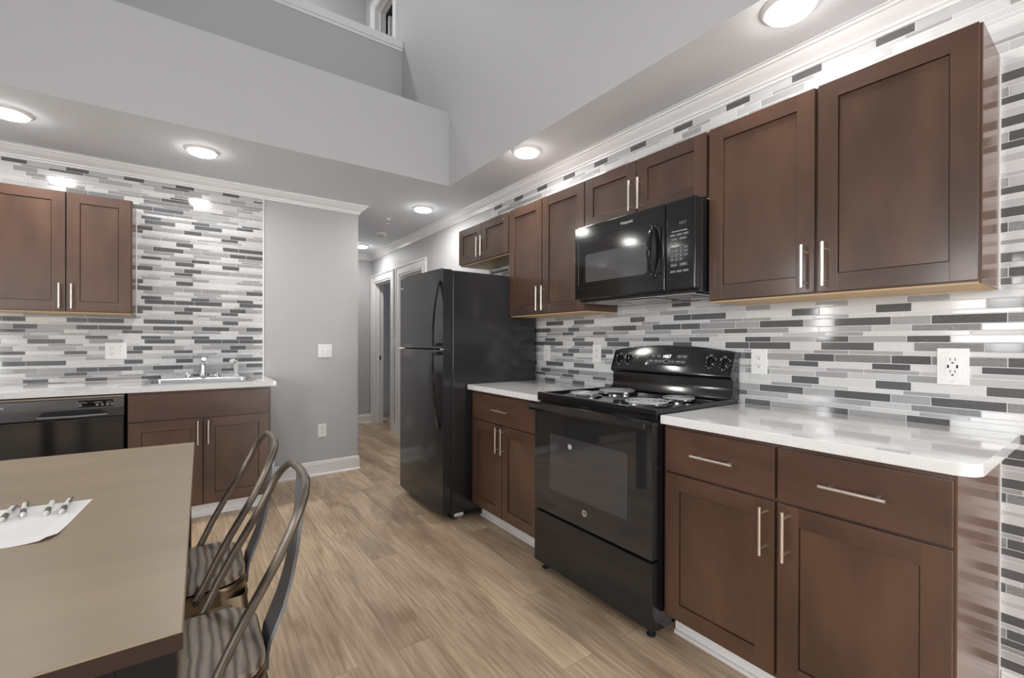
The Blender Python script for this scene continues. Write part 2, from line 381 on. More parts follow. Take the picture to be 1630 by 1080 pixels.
# door casings and jambs
def casing(name, D, xw, th, zfl):
    y0, y1, z0, z1 = D; cw = .095; mb = MB(); x = xw
    # flat casing boards, then a raised back band around them and a small inner bead
    for (a, b, zz) in ((y0-cw, y0-.004, z1), (y1+.004, y1+cw, z1)): mb.box(x-.013, x+.001, a, b, zfl, zz+.004)
    mb.box(x-.013, x+.001, y0-cw, y1+cw, z1+.004, z1+cw)
    mb.box(x-.024, x+.001, y0-cw-.014, y0-cw, zfl, z1+cw); mb.box(x-.024, x+.001, y1+cw, y1+cw+.014, zfl, z1+cw); mb.box(x-.024, x+.001, y0-cw-.014, y1+cw+.014, z1+cw, z1+cw+.014)
    mb.box(x-.018, x-.013, y0-.026, y0-.010, zfl, z1+.010); mb.box(x-.018, x-.013, y1+.010, y1+.026, zfl, z1+.010); mb.box(x-.018, x-.013, y0-.026, y1+.026, z1+.010, z1+.026)
    # jambs with a door stop
    e = .004
    mb.box(x-.009, x+th, y0-e, y0+.014, zfl, z1); mb.box(x-.009, x+th, y1-.014, y1+e, zfl, z1); mb.box(x-.009, x+th, y0-e, y1+e, z1-.0001, z1+.0035); mb.box(x-.009, x+th, y0+.014, y1-.014, z1-.014, z1)
    mb.box(x+.05, x+.062, y1-.026, y1-.014, zfl, z1-.014); mb.box(x+.05, x+.062, y0+.014, y0+.026, zfl, z1-.014); mb.box(x+.05, x+.062, y0+.026, y1-.026, z1-.026, z1-.014)
    return struct(mb.build(name, TRIM))
d1 = casing('door_1', D1, 0, .122, 0); d2 = casing('door_2', D2, 0, .122, 0); d3 = casing('door_3', LD, XV, .122, 2.95)
sp = MB().box(.065, .088, 6.4435, 6.4462, .93, .99).build('strike_plate', DARKHOLE, d1)
# loft door leaf standing ajar inside its room
dl = MB().box(XV+.135, XV+.70, 5.00, 5.035, 2.98, 4.945, .003).build('door_4', DOORM); struct(dl)

# wire shelf glimpsed in the closet through the nearer hall doorway
sh = thing('closet_shelf', 'white wire shelf high inside the closet seen through the hall doorway beside the refrigerator', 'shelf', (1.0, 5.0, 1.95))
mb = MB()
for k in range(9): mb.cyl((.95+.04*k, 4.42, 1.95), (.95+.04*k, 5.59, 1.95), .004, 6)
mb.build('wire_deck', WHITEPL, sh); MB().cyl((.94, 4.42, 1.93), (.94, 5.59, 1.93), .008, 8).build('front_rail', WHITEPL, sh)

# unseen windows: two match the tile reflections, three are added for light
def window(name, axis, a, b0, b1, z0, z1, nb, nz):
    mb = MB(); t = .05
    def bx(p, q, c, d, th=.05):
        if axis == 'y': mb.box(a-th-.03, a-.03, p, q, c, d)
        else: mb.box(p, q, a-th-.03, a-.03, c, d)
    bx(b0, b0+t, z0, z1); bx(b1-t, b1, z0, z1); bx(b0, b1, z0, z0+t); bx(b0, b1, z1-t, z1)
    for i in range(1, nb): c = b0+(b1-b0)*i/nb; bx(c-.015, c+.015, z0, z1, .035)
    for i in range(1, nz): c = z0+(z1-z0)*i/nz; bx(b0, b1, c-.015, c+.015, .035)
    return struct(mb.build(name, WINFR))
window('window_added_5', 'y', XL, -2.35, -.45, .5, 2.4, 3, 1); window('window_1', 'y', XL, .62, 1.22, 1.05, 2.15, 2, 2); window('window_2', 'y', XL, 2.32, 2.60, 1.2, 2.3, 1, 2)  # the wide first one is added to brighten the room
window('window_added_3', 'x', YR, -.88, -.08, .25, 2.4, 1, 1); window('window_added_4', 'x', YR, -3.8, -1.2, 3.4, 5.0, 3, 1)  # both added, out of view, to bring in light

# ------------------------------------------------------------------ mosaic tile
H12 = [.0255, .033, .016, .033, .0245, .016, .0255, .033, .016, .033, .0245, .016]
CUT = [(.200, .083), (.294, .186), (.210, .080), (.246, .132), (.305-.3, .187), (.164, .032), (.200, .081), (.298, .180), (.209, .081), (.245, .131), (.005, .188), (.162, .031)]
START = {0: 2.6, 1: 2.694, 3: 2.646, 4: 2.405, 6: 2.6, 7: 2.58, 9: 2.645, 10: 2.405}
SEQ = {0: 'LMMLMLLMLLMLMLML', 1: 'WDWDWWDWDDWWDWDWDW', 3: 'DMDMMDMDDMMDMDMTtM', 4: 'DLDMWMWMDMWMLtWM', 6: 'DLDWDMDMDWDMDMTWMD', 7: 'DWDWDWWDWDDWDWtDM', 9: 'LMDMDMLMDMDMDtTtTM', 10: 'DWDWWLDWWWDWDWDWM'}
RANDS = {0: 'LLMMWL', 1: 'WWDDW', 2: 'WLWM', 3: 'DMDMM', 4: 'MDWML', 5: 'LMLW', 6: 'DLMDW', 7: 'DWWDL', 8: 'WLML', 9: 'MDMDt', 10: 'DWWDL', 11: 'LMLW'}
def tile_rows(s0, s1, z0, z1, ztop, off, right):
    """yields (s0,s1,z0,z1,class); s = -y on the right wall, s = x+off on the back wall"""
    rnd = random.Random(11 if right else 23)
    per = sum(H12); z = ztop + per*math.ceil((z1-ztop)/per); out = []
    k = int(round((z-ztop)/per))
    while z > z0:
        for r_, h in enumerate(H12):
            zb, zt = max(z-h, z0), min(z, z1); z -= h
            if zt-zb < .004: continue
            # descending y cuts <-> ascending s cuts
            cuts = []
            for c in CUT[r_]:
                i0 = math.floor((s0 + c)/.3)-1
                while True:
                    s = -c + .3*i0
                    if s > s1+.3: break
                    cuts.append(s); i0 += 1
            cuts.sort()
            for a, b in zip(cuts, cuts[1:]):
                A, B = max(a, s0), min(b, s1)
                if B-A < .005: continue
                cl = None
                if z > 2.12:
                    cl = ('D' if b-a < .15 else 'L') if z > 2.35 else rnd.choice('MLWWMLW' if right else 'MLWWMLWDtM')
                if right and r_ in SEQ and z < 1.6:
                    st = -START[r_]
                    idx = None
                    n = sum(1 for q in cuts if st+.001 < q <= a+.001) if a > st-.004 else None
                    if n is not None and 0 <= n < len(SEQ[r_]): cl = SEQ[r_][n]
                if cl is None:
                    if r_ in SEQ:
                        # long and short pieces keep the shades they have in the rows that can be read
                        ca, cb = CUT[r_]; st = START[r_]
                        w0 = min((st-c) % .3 if (st-c) % .3 > .01 else .3 for c in (ca, cb))
                        par = 0 if ((b-a) > .15) == (w0 > .15) else 1
                        m_ = int(math.floor(a/.3+.5)) + rnd.choice((0, 0, 1, 3)) + 5*(k % 3)
                        cl = SEQ[r_][(2*m_+par) % (len(SEQ[r_])//2*2)]
                        if (not right) and cl in 'Tt': cl = 'M'
                    else: cl = rnd.choice(RANDS[r_])
                out.append((A, B, zb, zt, cl))
        k -= 1
    return out
def tiles(name, tl, T, grout_box):
    g = .0011; mb = MB(); mb.mi = 0; keys = ['D', 'M', 'L', 'W', 'T', 't']
    bm = mb.bm
    for a, b, z0, z1, cl in tl:
        mi = 1+keys.index(cl); c = .0012; h0, h1 = .0035, .0055
        a2, b2, y0, y1 = a+g, b-g, z0+g, z1-g
        lo = [bm.verts.new(T(x, 0.001, z)) for x, z in ((a2, y0), (b2, y0), (b2, y1), (a2, y1))]
        md = [bm.verts.new(T(x, h0, z)) for x, z in ((a2, y0), (b2, y0), (b2, y1), (a2, y1))]
        hi = [bm.verts.new(T(x, h1, z)) for x, z in ((a2+c, y0+c), (b2-c, y0+c), (b2-c, y1-c), (a2+c, y1-c))]
        fs = [bm.faces.new(hi)]
        for A, B in ((lo, md), (md, hi)):
            for j in range(4): fs.append(bm.faces.new((A[j], A[(j+1) % 4], B[(j+1) % 4], B[j])))
        for f in fs: f.material_index = mi
    mb.mi = 0; mb.box(*grout_box)
    o = mb.build(name, [GROUT]+[TILE[k] for k in keys], smooth=10); return struct(o)
tl = tile_rows(-3.354, -YR-.2, .128, 2.392, 1.3815, 0, True)
tiles('wall_right_mosaic_tile', [t for t in tl], lambda s, h, z: (-h, -s, z), (-.0034, .0005, YR+.2, 3.354, .1282, 2.393))
OFF = .178
tl = tile_rows(-3.6+OFF-1.1, -1.690+OFF, .60, 2.392, 1.3875, OFF, False)
tiles('wall_back_mosaic_tile', tl, lambda s, h, z: (s-OFF, YB-h, z), (XL, -1.690, YB-.0034, YB+.0005, .60, 2.393))
struct(MB().box(-1.690, -1.680, YB-.008, YB, .915, 2.392, .001).build('trim_3', TRIM))

# ------------------------------------------------------------------ cabinets
def RT(y0): return lambda a, v, w: (-v, y0-a, w)           # right wall: a to the right, v out of the wall
def BT(x0): return lambda a, v, w: (x0+a, YB-v, w)
def bar_handle(T, parent, a, w, v, vertical, L=.16, r_=.006):
    mb = MB(T)
    if vertical: mb.cyl((a, v+.03, w-L/2), (a, v+.03, w+L/2), r_, 14); q = [(a, w-L*.36), (a, w+L*.36)]
    else: mb.cyl((a-L/2, v+.03, w), (a+L/2, v+.03, w), r_, 14); q = [(a-L*.36, w), (a+L*.36, w)]
    for (x, z) in q: mb.cyl((x, v-.0005, z), (x, v+.03, z), .0045, 10)
    return mb.build('handle', NICKEL, parent)
def shaker(T, root, a0, a1, w0, w1, v, hv, name='door'):
    """hv: (a, w) centre of the vertical handle"""
    s = .062; t = .020; mb = MB(T)
    mb.mi = 0
    mb.box(a0, a0+s, v, v+t, w0, w1, .0016); mb.box(a1-s, a1, v, v+t, w0, w1, .0016)
    mb.mi = 1
    mb.box(a0+s-.0005, a1-s+.0005, v, v+t-.0003, w0, w0+s, .0012); mb.box(a0+s-.0005, a1-s+.0005, v, v+t-.0003, w1-s, w1, .0012)
    mb.mi = 0; mb.box(a0+s+.0022, a1-s-.0022, v+.004, v+t-.0065, w0+s+.0022, w1-s-.0022, .001); mb.box(a0+s-.004, a1-s+.004, v+.002, v+.0045, w0+s-.004, w1-s+.004)
    d = mb.build(name, [WOODV, WOODH], root)
    if hv: bar_handle(T, d, hv[0], hv[1], v+t, True)
    return d
def drawer(T, root, a0, a1, w0, w1, v, handle=True, name='drawer'):
    d = MB(T).box(a0, a1, v, v+.020, w0, w1, .002).build(name, WOODH, root)
    if handle: bar_handle(T, d, (a0+a1)/2, (w0+w1)/2, v+.020, False)
    return d
DB, DT, WB, WT = .1156, .6855, .6946, .8623
def base_cab(T, origin, label, width, doors, drawers, hollow=False, toe=True, end_panel=None, name='base_cabinet', handles=True):
    root = thing(name, label, 'cabinet', origin, 'brown shaker base cabinets')
    mb = MB(T); V = .608
    if hollow:
        mb.box(0, .016, .003, V, .10, .878); mb.box(width-.016, width, .003, V, .10, .878); mb.box(.016, width-.016, .003, V, .10, .116); mb.box(.016, width-.016, V-.018, V, .116, .17); mb.box(.016, width-.016, V-.018, V, .66, .72); mb.box(.016, width-.016, V-.018, V, .84, .878); mb.box(width/2-.03, width/2+.03, V-.018, V, .17, .66)
    else: mb.box(0, width, .008, V, .10, .878, .001)
    mb.build('carcass', WOODH, root)
    for (a, b, hv) in doors: shaker(T, root, a, b, DB, DT, V, hv)
    for (a, b, h) in drawers: drawer(T, root, a, b, WB, WT, V, h)
    if toe:
        tb = MB(T).box(.002, width-.002, .50, .535, 0, .100).box(.002, width-.002, .535, .547, 0, .016, .003).build('toe_board', TRIM, root); tb['label'] = 'white painted toe board'
    if end_panel:
        p = MB(T).box(width, width+.006, .008, V+.001, .0, .878, .001).build('end_panel', WOODSIDE, root); p['label'] = 'glossy brown end panel'
        MB(T).box(width+.0061, width+.009, .0065, .014, .0, .878).build('caulk_strip', TRIM, root)
    return root
Yr = 1.1150
base_cab(RT(Yr), (0, Yr, 0), 'wide brown base cabinet right of the black stove, with two drawers above two doors', .849,
         [(1.1150-1.0988, Yr-.686, (Yr-.7195, .586)), (Yr-.677, Yr-.2658, (Yr-.6505, .590))], [(Yr-1.0988, Yr-.686, True), (Yr-.677, Yr-.2658, True)], end_panel=True)
Yl = 2.640
base_cab(RT(Yl), (0, Yl, 0), 'narrow brown base cabinet between the black refrigerator and the stove, one drawer over two doors', Yl-1.885,
         [(Yl-2.615, Yl-2.2655, (Yl-2.2915, .598)), (Yl-2.2595, Yl-1.9, (Yl-2.233, .598))], [(Yl-2.615, Yl-1.9, True)])
Xs = -2.499
base_cab(BT(Xs), (Xs, YB, 0), 'brown sink base cabinet with a plain false drawer front over two doors', .793,
         [(.0045, .3845, (.359, .594)), (.3915, .777, (.417, .594))], [(.0045, .777, False)], hollow=True)
base_cab(BT(-4.68), (-4.68, YB, 0), 'brown base cabinet left of the dishwasher, against the left wall', 1.55,
         [(.01, .77, (.74, .594)), (.78, 1.54, (.81, .594))], [(.01, .77, True), (.78, 1.54, True)])

def wall_cab(T, origin, label, width, w0, w1, doors, side=None, under=True):
    root = thing('wall_cabinet', label, 'cabinet', origin, 'brown shaker wall cabinets')
    V = .279
    MB(T).box(0, width, .008, V, w0-.004, w1+.004, .001).build('carcass', WOODV, root)
    for (a, b, hv) in doors: shaker(T, root, a, b, w0, w1, V, hv)
    if under:
        p = MB(T).box(.002, width-.002, .010, V-.002, w0-.010, w0-.0042).build('underside_panel', TAN, root); p['label'] = 'bare pale wood underside'
    if side:
        p = MB(T).box(width, width+.005, .008, V, w0-.008, w1+.004, .001).build('end_panel', WOODSIDE, root); p['label'] = 'glossy brown end panel'
        MB(T).box(width+.0051, width+.009, .0065, .014, w0-.01, w1+.004).build('caulk_strip', TRIM, root)
    return root
w0, w1 = 1.3934, 2.1517
y = 1.118
wall_cab(RT(y), (0, y, w0), 'large brown wall cabinet right of the microwave, nearest the viewer', .847, w0, w1, [(y-1.1112, y-.697, (y-.7295, 1.491)), (y-.6857, y-.2719, (y-.6615, 1.491))], side=True)
y = 1.889
wall_cab(RT(y), (0, y, 1.86), 'short brown wall cabinet directly above the microwave', .769, 1.862, w1, [(y-1.8855, y-1.5155, (y-1.5405, 1.966)), (y-1.5095, y-1.1258, (y-1.484, 1.966))])
y = 2.660
wall_cab(RT(y), (0, y, w0), 'tall brown wall cabinet left of the microwave, above the small counter', .769, w0, w1, [(y-2.6552, y-2.284, (y-2.3075, 1.491)), (y-2.2765, y-1.893, (y-2.2515, 1.491))])
y = 3.410
wall_cab(RT(y), (0, y, 1.855), 'small short brown wall cabinet hung above the black refrigerator', .748, 1.859, w1, [(y-3.4047, y-3.0435, (y-3.0705, 1.961)), (y-3.0375, y-2.669, (y-3.0085, 1.961))])
x = -3.215
wall_cab(BT(x), (x, YB, w0), 'brown two-door wall cabinet on the back wall left of the sink', .7065, w0, w1, [(.005, .3855, (.361, 1.4875)), (.3915, .7045, (.4175, 1.4875))], side=True)

# ------------------------------------------------------------------ countertops
def rounded_poly(pts, rads, z, seg=8):
    out = []; n = len(pts)
    for i in range(n):
        p = Vector(pts[i]); a = Vector(pts[i-1]); b = Vector(pts[(i+1) % n]); rr = rads[i]
        if rr <= 0: out.append((p.x, p.y, z)); continue
        da = (a-p).normalized(); db = (b-p).normalized(); c = p+(da+db)*rr
        for k in range(seg+1):
            t = k/seg*PI/2; q = c - db*rr*math.cos(t) - da*rr*math.sin(t); out.append((q.x, q.y, z))
    return out
o = MB().prism(rounded_poly([(-.0065, 1.108), (-.648, 1.108), (-.648, .216), (-.0065, .216)], [0, 0, .045, .01], .880), (0, 0, .034), .003).build('countertop', QUARTZ, origin=(-.3, .6, .88))
tag(o, 'white quartz countertop right of the stove with a rounded front corner', 'countertop', 'white quartz countertops')
o = MB().box(-.648, -.0065, 1.880, 2.650, .880, .914, .003).build('countertop', QUARTZ, origin=(-.3, 2.2, .88))
tag(o, 'small white quartz countertop between the refrigerator and the stove', 'countertop', 'white quartz countertops')
mb = MB(); yf = YB-.648; sx0, sx1, sy0, sy1 = -2.42, -1.80, 3.715, 4.215
mb.box(XL+.005, sx0, yf, YB-.0065, .880, .914); mb.box(sx1, -1.677, yf, YB-.0065, .880, .914); mb.box(sx0, sx1, yf, sy0, .880, .914); mb.box(sx0, sx1, sy1, YB-.0065, .880, .914)
bmesh.ops.remove_doubles(mb.bm, verts=mb.bm.verts, dist=1e-5)
o = mb.build('countertop', QUARTZ, origin=(-3, 4, .88)); tag(o, 'long white quartz countertop along the back wall holding the sink', 'countertop', 'white quartz countertops')

# ------------------------------------------------------------------ sink and faucet
sk = thing('kitchen_sink', 'stainless steel drop-in kitchen sink set in the back countertop', 'sink', (-2.11, 3.96, .914))
def rrect(x0, x1, y0, y1, rr, z, seg=6): return rounded_poly([(x0, y0), (x1, y0), (x1, y1), (x0, y1)], [rr]*4, z, seg)
mb = MB(); rings = [rrect(-2.435, -1.785, 3.70, 4.245, .03, .9145), rrect(-2.433, -1.787, 3.702, 4.243, .03, .920), rrect(-2.41, -1.81, 3.725, 4.13, .05, .922), rrect(-2.405, -1.815, 3.73, 4.125, .05, .916),
         rrect(-2.40, -1.82, 3.735, 4.12, .06, .78), rrect(-2.37, -1.85, 3.765, 4.09, .05, .745)]
R = [[mb.bm.verts.new(p) for p in rg] for rg in rings]
for i in range(len(R)-1):
    for j in range(len(R[0])): mb.bm.faces.new((R[i][j], R[i][(j+1) % len(R[0])], R[i+1][(j+1) % len(R[0])], R[i+1][j]))
mb.bm.faces.new(R[-1])
bas = mb.build('basin', STEEL, sk)
MB().lathe((-2.11, 3.92, .7455), [(.045, 0), (.045, .003), (.030, .003), (.028, .001)], 24).build('drain', CHROME, sk)
fc = thing('faucet', 'chrome two-lever kitchen faucet standing behind the sink basin', 'faucet', (-2.10, 4.19, .922))
mb = MB().prism(rounded_poly([(-2.215, 4.165), (-1.985, 4.165), (-1.985, 4.222), (-2.215, 4.222)], [.026]*4, .9225), (0, 0, .012), .003); mb.build('deck_plate', CHROME, fc)
mb = MB(); mb.lathe((-2.10, 4.193, .934), [(.026, 0), (.024, .012), (.019, .03), (.018, .075), (.014, .09)], 24); mb.build('body', CHROME, fc)
P = [(-2.10, 4.193, 1.01)]
for k in range(11):
    t = k/10*PI*.80; P.append((-2.10, 4.193-.075*(1-math.cos(t)), 1.035+.055*math.sin(t)))
MB().tube(P, [.0125]*4+[.0125, .013, .013, .0135, .0135, .014, .014, .0145], 16).build('spout', CHROME, fc)
for s in (-1, 1):
    hd = MB().lathe((-2.10+s*.088, 4.193, .934), [(.022, 0), (.020, .014), (.014, .024), (.004, .027)], 20).tube([(-2.10+s*.088, 4.193, .951), (-2.10+s*.12, 4.180, .956), (-2.10+s*.168, 4.165, .950)], [.008, .0065, .005], 10).build('lever_handle', CHROME, fc)
sp = thing('sink_sprayer', 'white pull-out side sprayer standing right of the chrome faucet', 'sprayer', (-1.885, 4.19, .922))
MB().lathe((-1.885, 4.193, .922), [(.024, 0), (.023, .006), (.016, .012), (.015, .022)], 20).build('collar', WHITEPL, sp)
MB().tube([(-1.885, 4.193, .944), (-1.885, 4.192, .985), (-1.886, 4.186, 1.02), (-1.892, 4.17, 1.042), (-1.905, 4.145, 1.05), (-1.92, 4.12, 1.045)], [.012, .015, .016, .014, .013, .016], 14).build('spray_head', WHITEPL, sp)

# ------------------------------------------------------------------ dishwasher
dw = thing('dishwasher', 'black built-in dishwasher left of the sink cabinet', 'dishwasher', (-2.81, YB, 0))
x0, x1, yf = -3.115, -2.513, YB-.640
MB().box(x0+.004, x1-.004, yf+.055, YB-.02, .03, .872, .002).build('tub', BLACKMAT, dw)
MB().box(x0, x1, yf, yf+.05, .12, .742, .006).build('door', BLACK, dw)
cp = MB()
yy = yf-.002
cp.mi = 0; cp.box(x0, x1, yy+.006, yy+.056, .799, .858, .004); cp.box(x0+.004, x1-.004, yy+.003, yy+.010, .7965, .8005, .001); cp.mi = 1; cp.box(x0, x1, yy+.010, yy+.056, .744, .798, .003)
cp = cp.build('control_panel', [mat('dishwasher_panel_grey', (.10, .10, .103), .25), mat('dishwasher_panel_dark', (.045, .045, .047), .25)], dw)
MB().box(x1-.205, x1-.050, yy+.0045, yy+.0085, .806, .850, .002).build('button_panel', BLACK, cp)
st = MB().box(x0, x1, yy+.012, yy+.056, .860, .871, .002).build('top_strip', mat('dishwasher_strip', (.33, .27, .22), .4), dw)
mb = MB(); hx = -2.735
mb.prism([(hx-.155, yy+.0085, .762), (hx+.145, yy+.0085, .762), (hx+.118, yy+.0085, .792), (hx-.128, yy+.0085, .792)], (0, .004, 0)).build('handle_recess', DARKHOLE, cp)
MB().tube([(hx-.155, yy+.006, .760), (hx, yy-.003, .758), (hx+.145, yy+.006, .760)], .005, 8).build('handle', GREYPL, cp)
for (a, w_) in ((-2.71, .016), (-2.635, .012), (-2.612, .012), (-2.588, .015), (-2.568, .013)):
    MB().box(a-w_/2, a+w_/2, yy+.001, yy+.0048, .814, .826, .0012).build('button', GREYPL, cp)
fr = lambda cx, cz, yv: (lambda a, b, d: (cx+a, yv-d, cz+b))
for (cx, tx, s_) in ((-2.700, 'HEATED DRY', .0068), (-2.632, 'START RESET', .0068), (-2.583, 'CYCLES', .0068)):
    text(tx, s_, PRINT, cp, fr(cx, .834, yy+.0042))
text('Hotpoint', .020, PRINT, cp, fr(-3.055, .828, yy+.0058))

# ------------------------------------------------------------------ refrigerator
rf = thing('refrigerator', 'tall black top-freezer refrigerator at the left end of the right wall', 'refrigerator', (-.4, 3.0, 0))
fy0, fy1 = 2.660, 3.405
MB().box(-.755, -.05, fy0, fy1, .045, 1.682, .006).build('case', FRIDGEM, rf)
def fridge_door(z0, z1, nm):
    # front gently crowned across the width
    n = 8; pts = [(-.766, fy0+.003, z0)]
    for k in range(n+1):
        t = k/n; pts.append((-.825-.010*math.sin(PI*t), fy0+.003+(fy1-fy0-.006)*t, z0))
    pts.append((-.766, fy1-.003, z0))
    return MB().prism(pts, (0, 0, z1-z0), .008, 3).build(nm, FRIDGEM, rf)
fz = fridge_door(1.158, 1.693, 'freezer_door'); fd = fridge_door(.055, 1.148, 'refrigerator_door')
MB().box(-.766, -.755, fy0+.008, fy1-.008, .06, 1.685).build('door_gasket', BLACKMAT, rf)
def fhandle(pa, za, zb, T):
    # curved bar: thick and proud at za (near the split), tapering to the door at zb
    yv = fy0+.048; n = 14; rings = []
    for k in range(n+1):
        t = k/n; z = za+(zb-za)*t; out = .062*math.cos(t*PI/2)**.8*(1-.15*(1-t)) if t < 1 else 0
        xb = -.829-out; w = .016*(1-.55*t)+.004; th = .012*(1-.4*t)
        rings.append([(xb-th, yv-w, z), (xb-th, yv+w, z), (xb+th*.4, yv+w, z), (xb+th*.4, yv-w, z)])
    mb = MB().ring_loft(rings); s = 1 if zb > za else -1
    mb.box(-.892, -.826, yv-.019, yv+.019, min(za, za+s*.022), max(za, za+s*.022), .004)
    return mb.build('handle', BLACK, pa, smooth=50)
fhandle(fz, 1.172, 1.61, None); fhandle(fd, 1.136, .62, None)
MB().box(-.80, -.70, fy1-.075, fy1-.01, 1.683, 1.70, .004).build('hinge_cover', BLACKSAT, rf)
MB().box(-.838, -.77, fy1-.12, fy1-.004, 1.149, 1.157).build('hinge', CHROME, rf); MB().box(-.82, -.77, fy0+.01, fy0+.06, 1.149, 1.157).build('divider_clip', CHROME, rf)
text('Hotpoint', .020, PRINT, fz, lambda a, b, d: (-.8345-d, 3.345-a, 1.615+b))
MB().box(-.752, -.72, fy0+.01, fy1-.01, .012, .044, .003).build('toe_grille', BLACKMAT, rf)
for yy in (fy0+.012, fy1-.05):
    ro = MB().lathe((-.690, yy, .0245), [(.0242, 0), (.0245, .004), (.0245, .022), (.0242, .026)], 20, 'y').build('roller', GREYPL, rf)
    MB().box(-.735, -.665, yy-.004, yy-.001, .022, .045).build('bracket', WHITEPL, ro)
for yy in (fy0+.03, fy1-.05): MB().lathe((-.12, yy, .0), [(.02, 0), (.02, .045)], 16).build('rear_foot', BLACKMAT, rf)

# ------------------------------------------------------------------ stove
sv = thing('electric_stove', 'black electric coil stove with oven between the two counters of the right wall', 'stove', (-.35, 1.49, 0))
sy0, sy1 = 1.119, 1.873
MB().box(-.640, -.035, sy0+.003, sy1-.003, .035, .895, .002).build('body', BLACK, sv)
dwr = MB().box(-.682, -.640, sy0, sy1, .045, .318, .006).build('storage_drawer', BLACKSAT, sv)
od = MB().box(-.682, -.642, sy0, sy1, .328, .882, .006).build('oven_door', GLASSBLK, sv)
wn = MB().prism(rounded_poly([(1.245, .455), (1.745, .455), (1.745, .738), (1.245, .738)], [.012]*4, 0, 4), (0, 0, .0012))
for v in wn.bm.verts: v.co = Vector((-.6822-v.co.z, v.co.x, v.co.y))
wn = wn.build('oven_window', mat('oven_window_glass', (.05, .05, .052), .05, spec=.8), od)
hb = MB().prism([(-.682, 1.124, .884), (-.700, 1.124, .892), (-.728, 1.124, .884), (-.732, 1.124, .862), (-.722, 1.124, .850), (-.712, 1.124, .864), (-.682, 1.124, .866)], (0, sy1-.005-1.124, 0), .002).build('handle', BLACK, od)
bd = MB().lathe((-.6822, 1.497, .405), [(.0165, 0), (.0165, -.0016), (.014, -.0022), (.0135, -.0016), (.0133, -.0016)], 28, 'x').build('round_badge', TAGM, od)
text('GE', .013, DARKHOLE, bd, lambda a, b, d: (-.6842-d, 1.497-a, .405+b))
b2 = MB().lathe((-.6835, 1.597, .696), [(.013, 0), (.013, -.0008)], 24, 'x').build('round_sticker', mat('grey_sticker', (.5, .5, .5), .3), od)
# cooktop: pan with raised rim
ct = MB(); ct.box(-.662, -.03, sy0-.002, sy1+.002, .893, .922, .004)
ct.box(-.6625, -.632, sy0-.0025, sy1+.0025, .9175, .936, .005); ct.box(-.634, -.03, sy0-.0015, sy0+.014, .9185, .934, .004); ct.box(-.634, -.03, sy1-.014, sy1+.0015, .9185, .934, .004)
ct = ct.build('cooktop', BLACK, sv)
def coil(cx, cy, R_):
    bw = MB(); bw.lathe((cx, cy, .922), [(R_+.020, 0), (R_+.020, .006), (R_+.012, .0085), (R_+.004, .004), (R_*.5, .0006)], 40)
    bw = bw.build('drip_bowl', DARKCHROME, ct)
    P = []; turns = 3 if R_ < .085 else 4
    for k in range(turns*28+1):
        a = 2*PI*k/28; rr = .020+(R_-.020)*k/(turns*28); P.append((cx+rr*math.cos(a), cy+rr*math.sin(a), .9390))
    c = MB().tube(P, .0052, 8).build('coil', COILM, ct)
    MB().box(cx-R_*.95, cx+R_*.95, cy-.003, cy+.003, .927, .9325).box(cx-.003, cx+.003, cy-R_*.95, cy+R_*.95, .927, .9325).build('coil_support', CHROME, c)
coil(-.505, 1.685, .076); coil(-.265, 1.675, .098); coil(-.505, 1.292, .098); coil(-.272, 1.285, .076)
# backguard : profile in x-z extruded along y with a crowned top
def bg_ring(yv, top):
    return [(-.012, yv, .925), (-.012, yv, top), (-.040, yv, top+.001), (-.050, yv, top-.004), (-.090, yv, 1.050), (-.092, yv, 1.040), (-.080, yv, 1.028), (-.066, yv, 1.024), (-.070, yv, .960), (-.085, yv, .935), (-.085, yv, .925)]
rings = []; n = 16
for k in range(n+1):
    t = k/n; yv = sy0+.004+(sy1-sy0-.008)*t; rings.append(bg_ring(yv, 1.157+.031*math.sin(PI*t)**.9))
bg = MB().ring_loft(rings).build('backguard', BLACK, sv, smooth=40)
def BGF(cy, cz):  # frame on the slanted control face: a to the right (-y), b up the slope
    s = Vector((-.090+.050, 0, 1.050-1.170)); L_ = s.length; up = Vector((-s.x, 0, -s.z))/L_; nrm = Vector((-up.z, 0, up.x))
    base = Vector((-.090, 0, 1.050)) + up*((cz-1.050)/up.z)
    return lambda a, b, d: (base + up*b + nrm*(d+.0008) + Vector((0, cy-a, 0)))
def knob(cy, cz):
    f_ = BGF(cy, cz); mb = MB(lambda x, y, z: f_(x, y, z))
    mb.lathe((0, 0, 0), [(.024, 0), (.024, .004), (.019, .006), (.018, .016), (.016, .018)], 28)
    mb.box(-.005, .005, -.020, .020, .012, .030, .003)
    k = mb.build('knob', BLACK, bg)
    mb = MB(lambda x, y, z: f_(x, y, z)); mb.box(-.0012, .0012, .006, .019, .0298, .0306).build('pointer_mark', PRINT, k)
    mb = MB(lambda x, y, z: f_(x, y, z))
    for q in range(10):
        a = math.radians(-60+q*30) - PI/2 + .3; mb.box(.029*math.cos(a)-.0013, .029*math.cos(a)+.0013, .029*math.sin(a)-.0013, .029*math.sin(a)+.0013, 0, .0004)
    mb.build('dial_marks', PRINT, bg)
    text('OFF', .008, PRINT, bg, lambda a, b, d: f_(a, b+.034, d)); text('HI', .006, PRINT, bg, lambda a, b, d: f_(a+.028, b+.016, d)); text('LO', .006, PRINT, bg, lambda a, b, d: f_(a-.002, b-.034, d))
for cy, cz in ((1.812, 1.104), (1.747, 1.107), (1.238, 1.108), (1.165, 1.102)): knob(cy, cz)
f_ = BGF(1.49, 1.113)
dp = MB(lambda x, y, z: f_(x, y, z)).prism([(-.132, -.037, 0), (.118, -.037, 0), (.134, .034, 0), (-.112, .034, 0)], (0, 0, .0015), .0005).build('display_panel', GLASSBLK, bg)
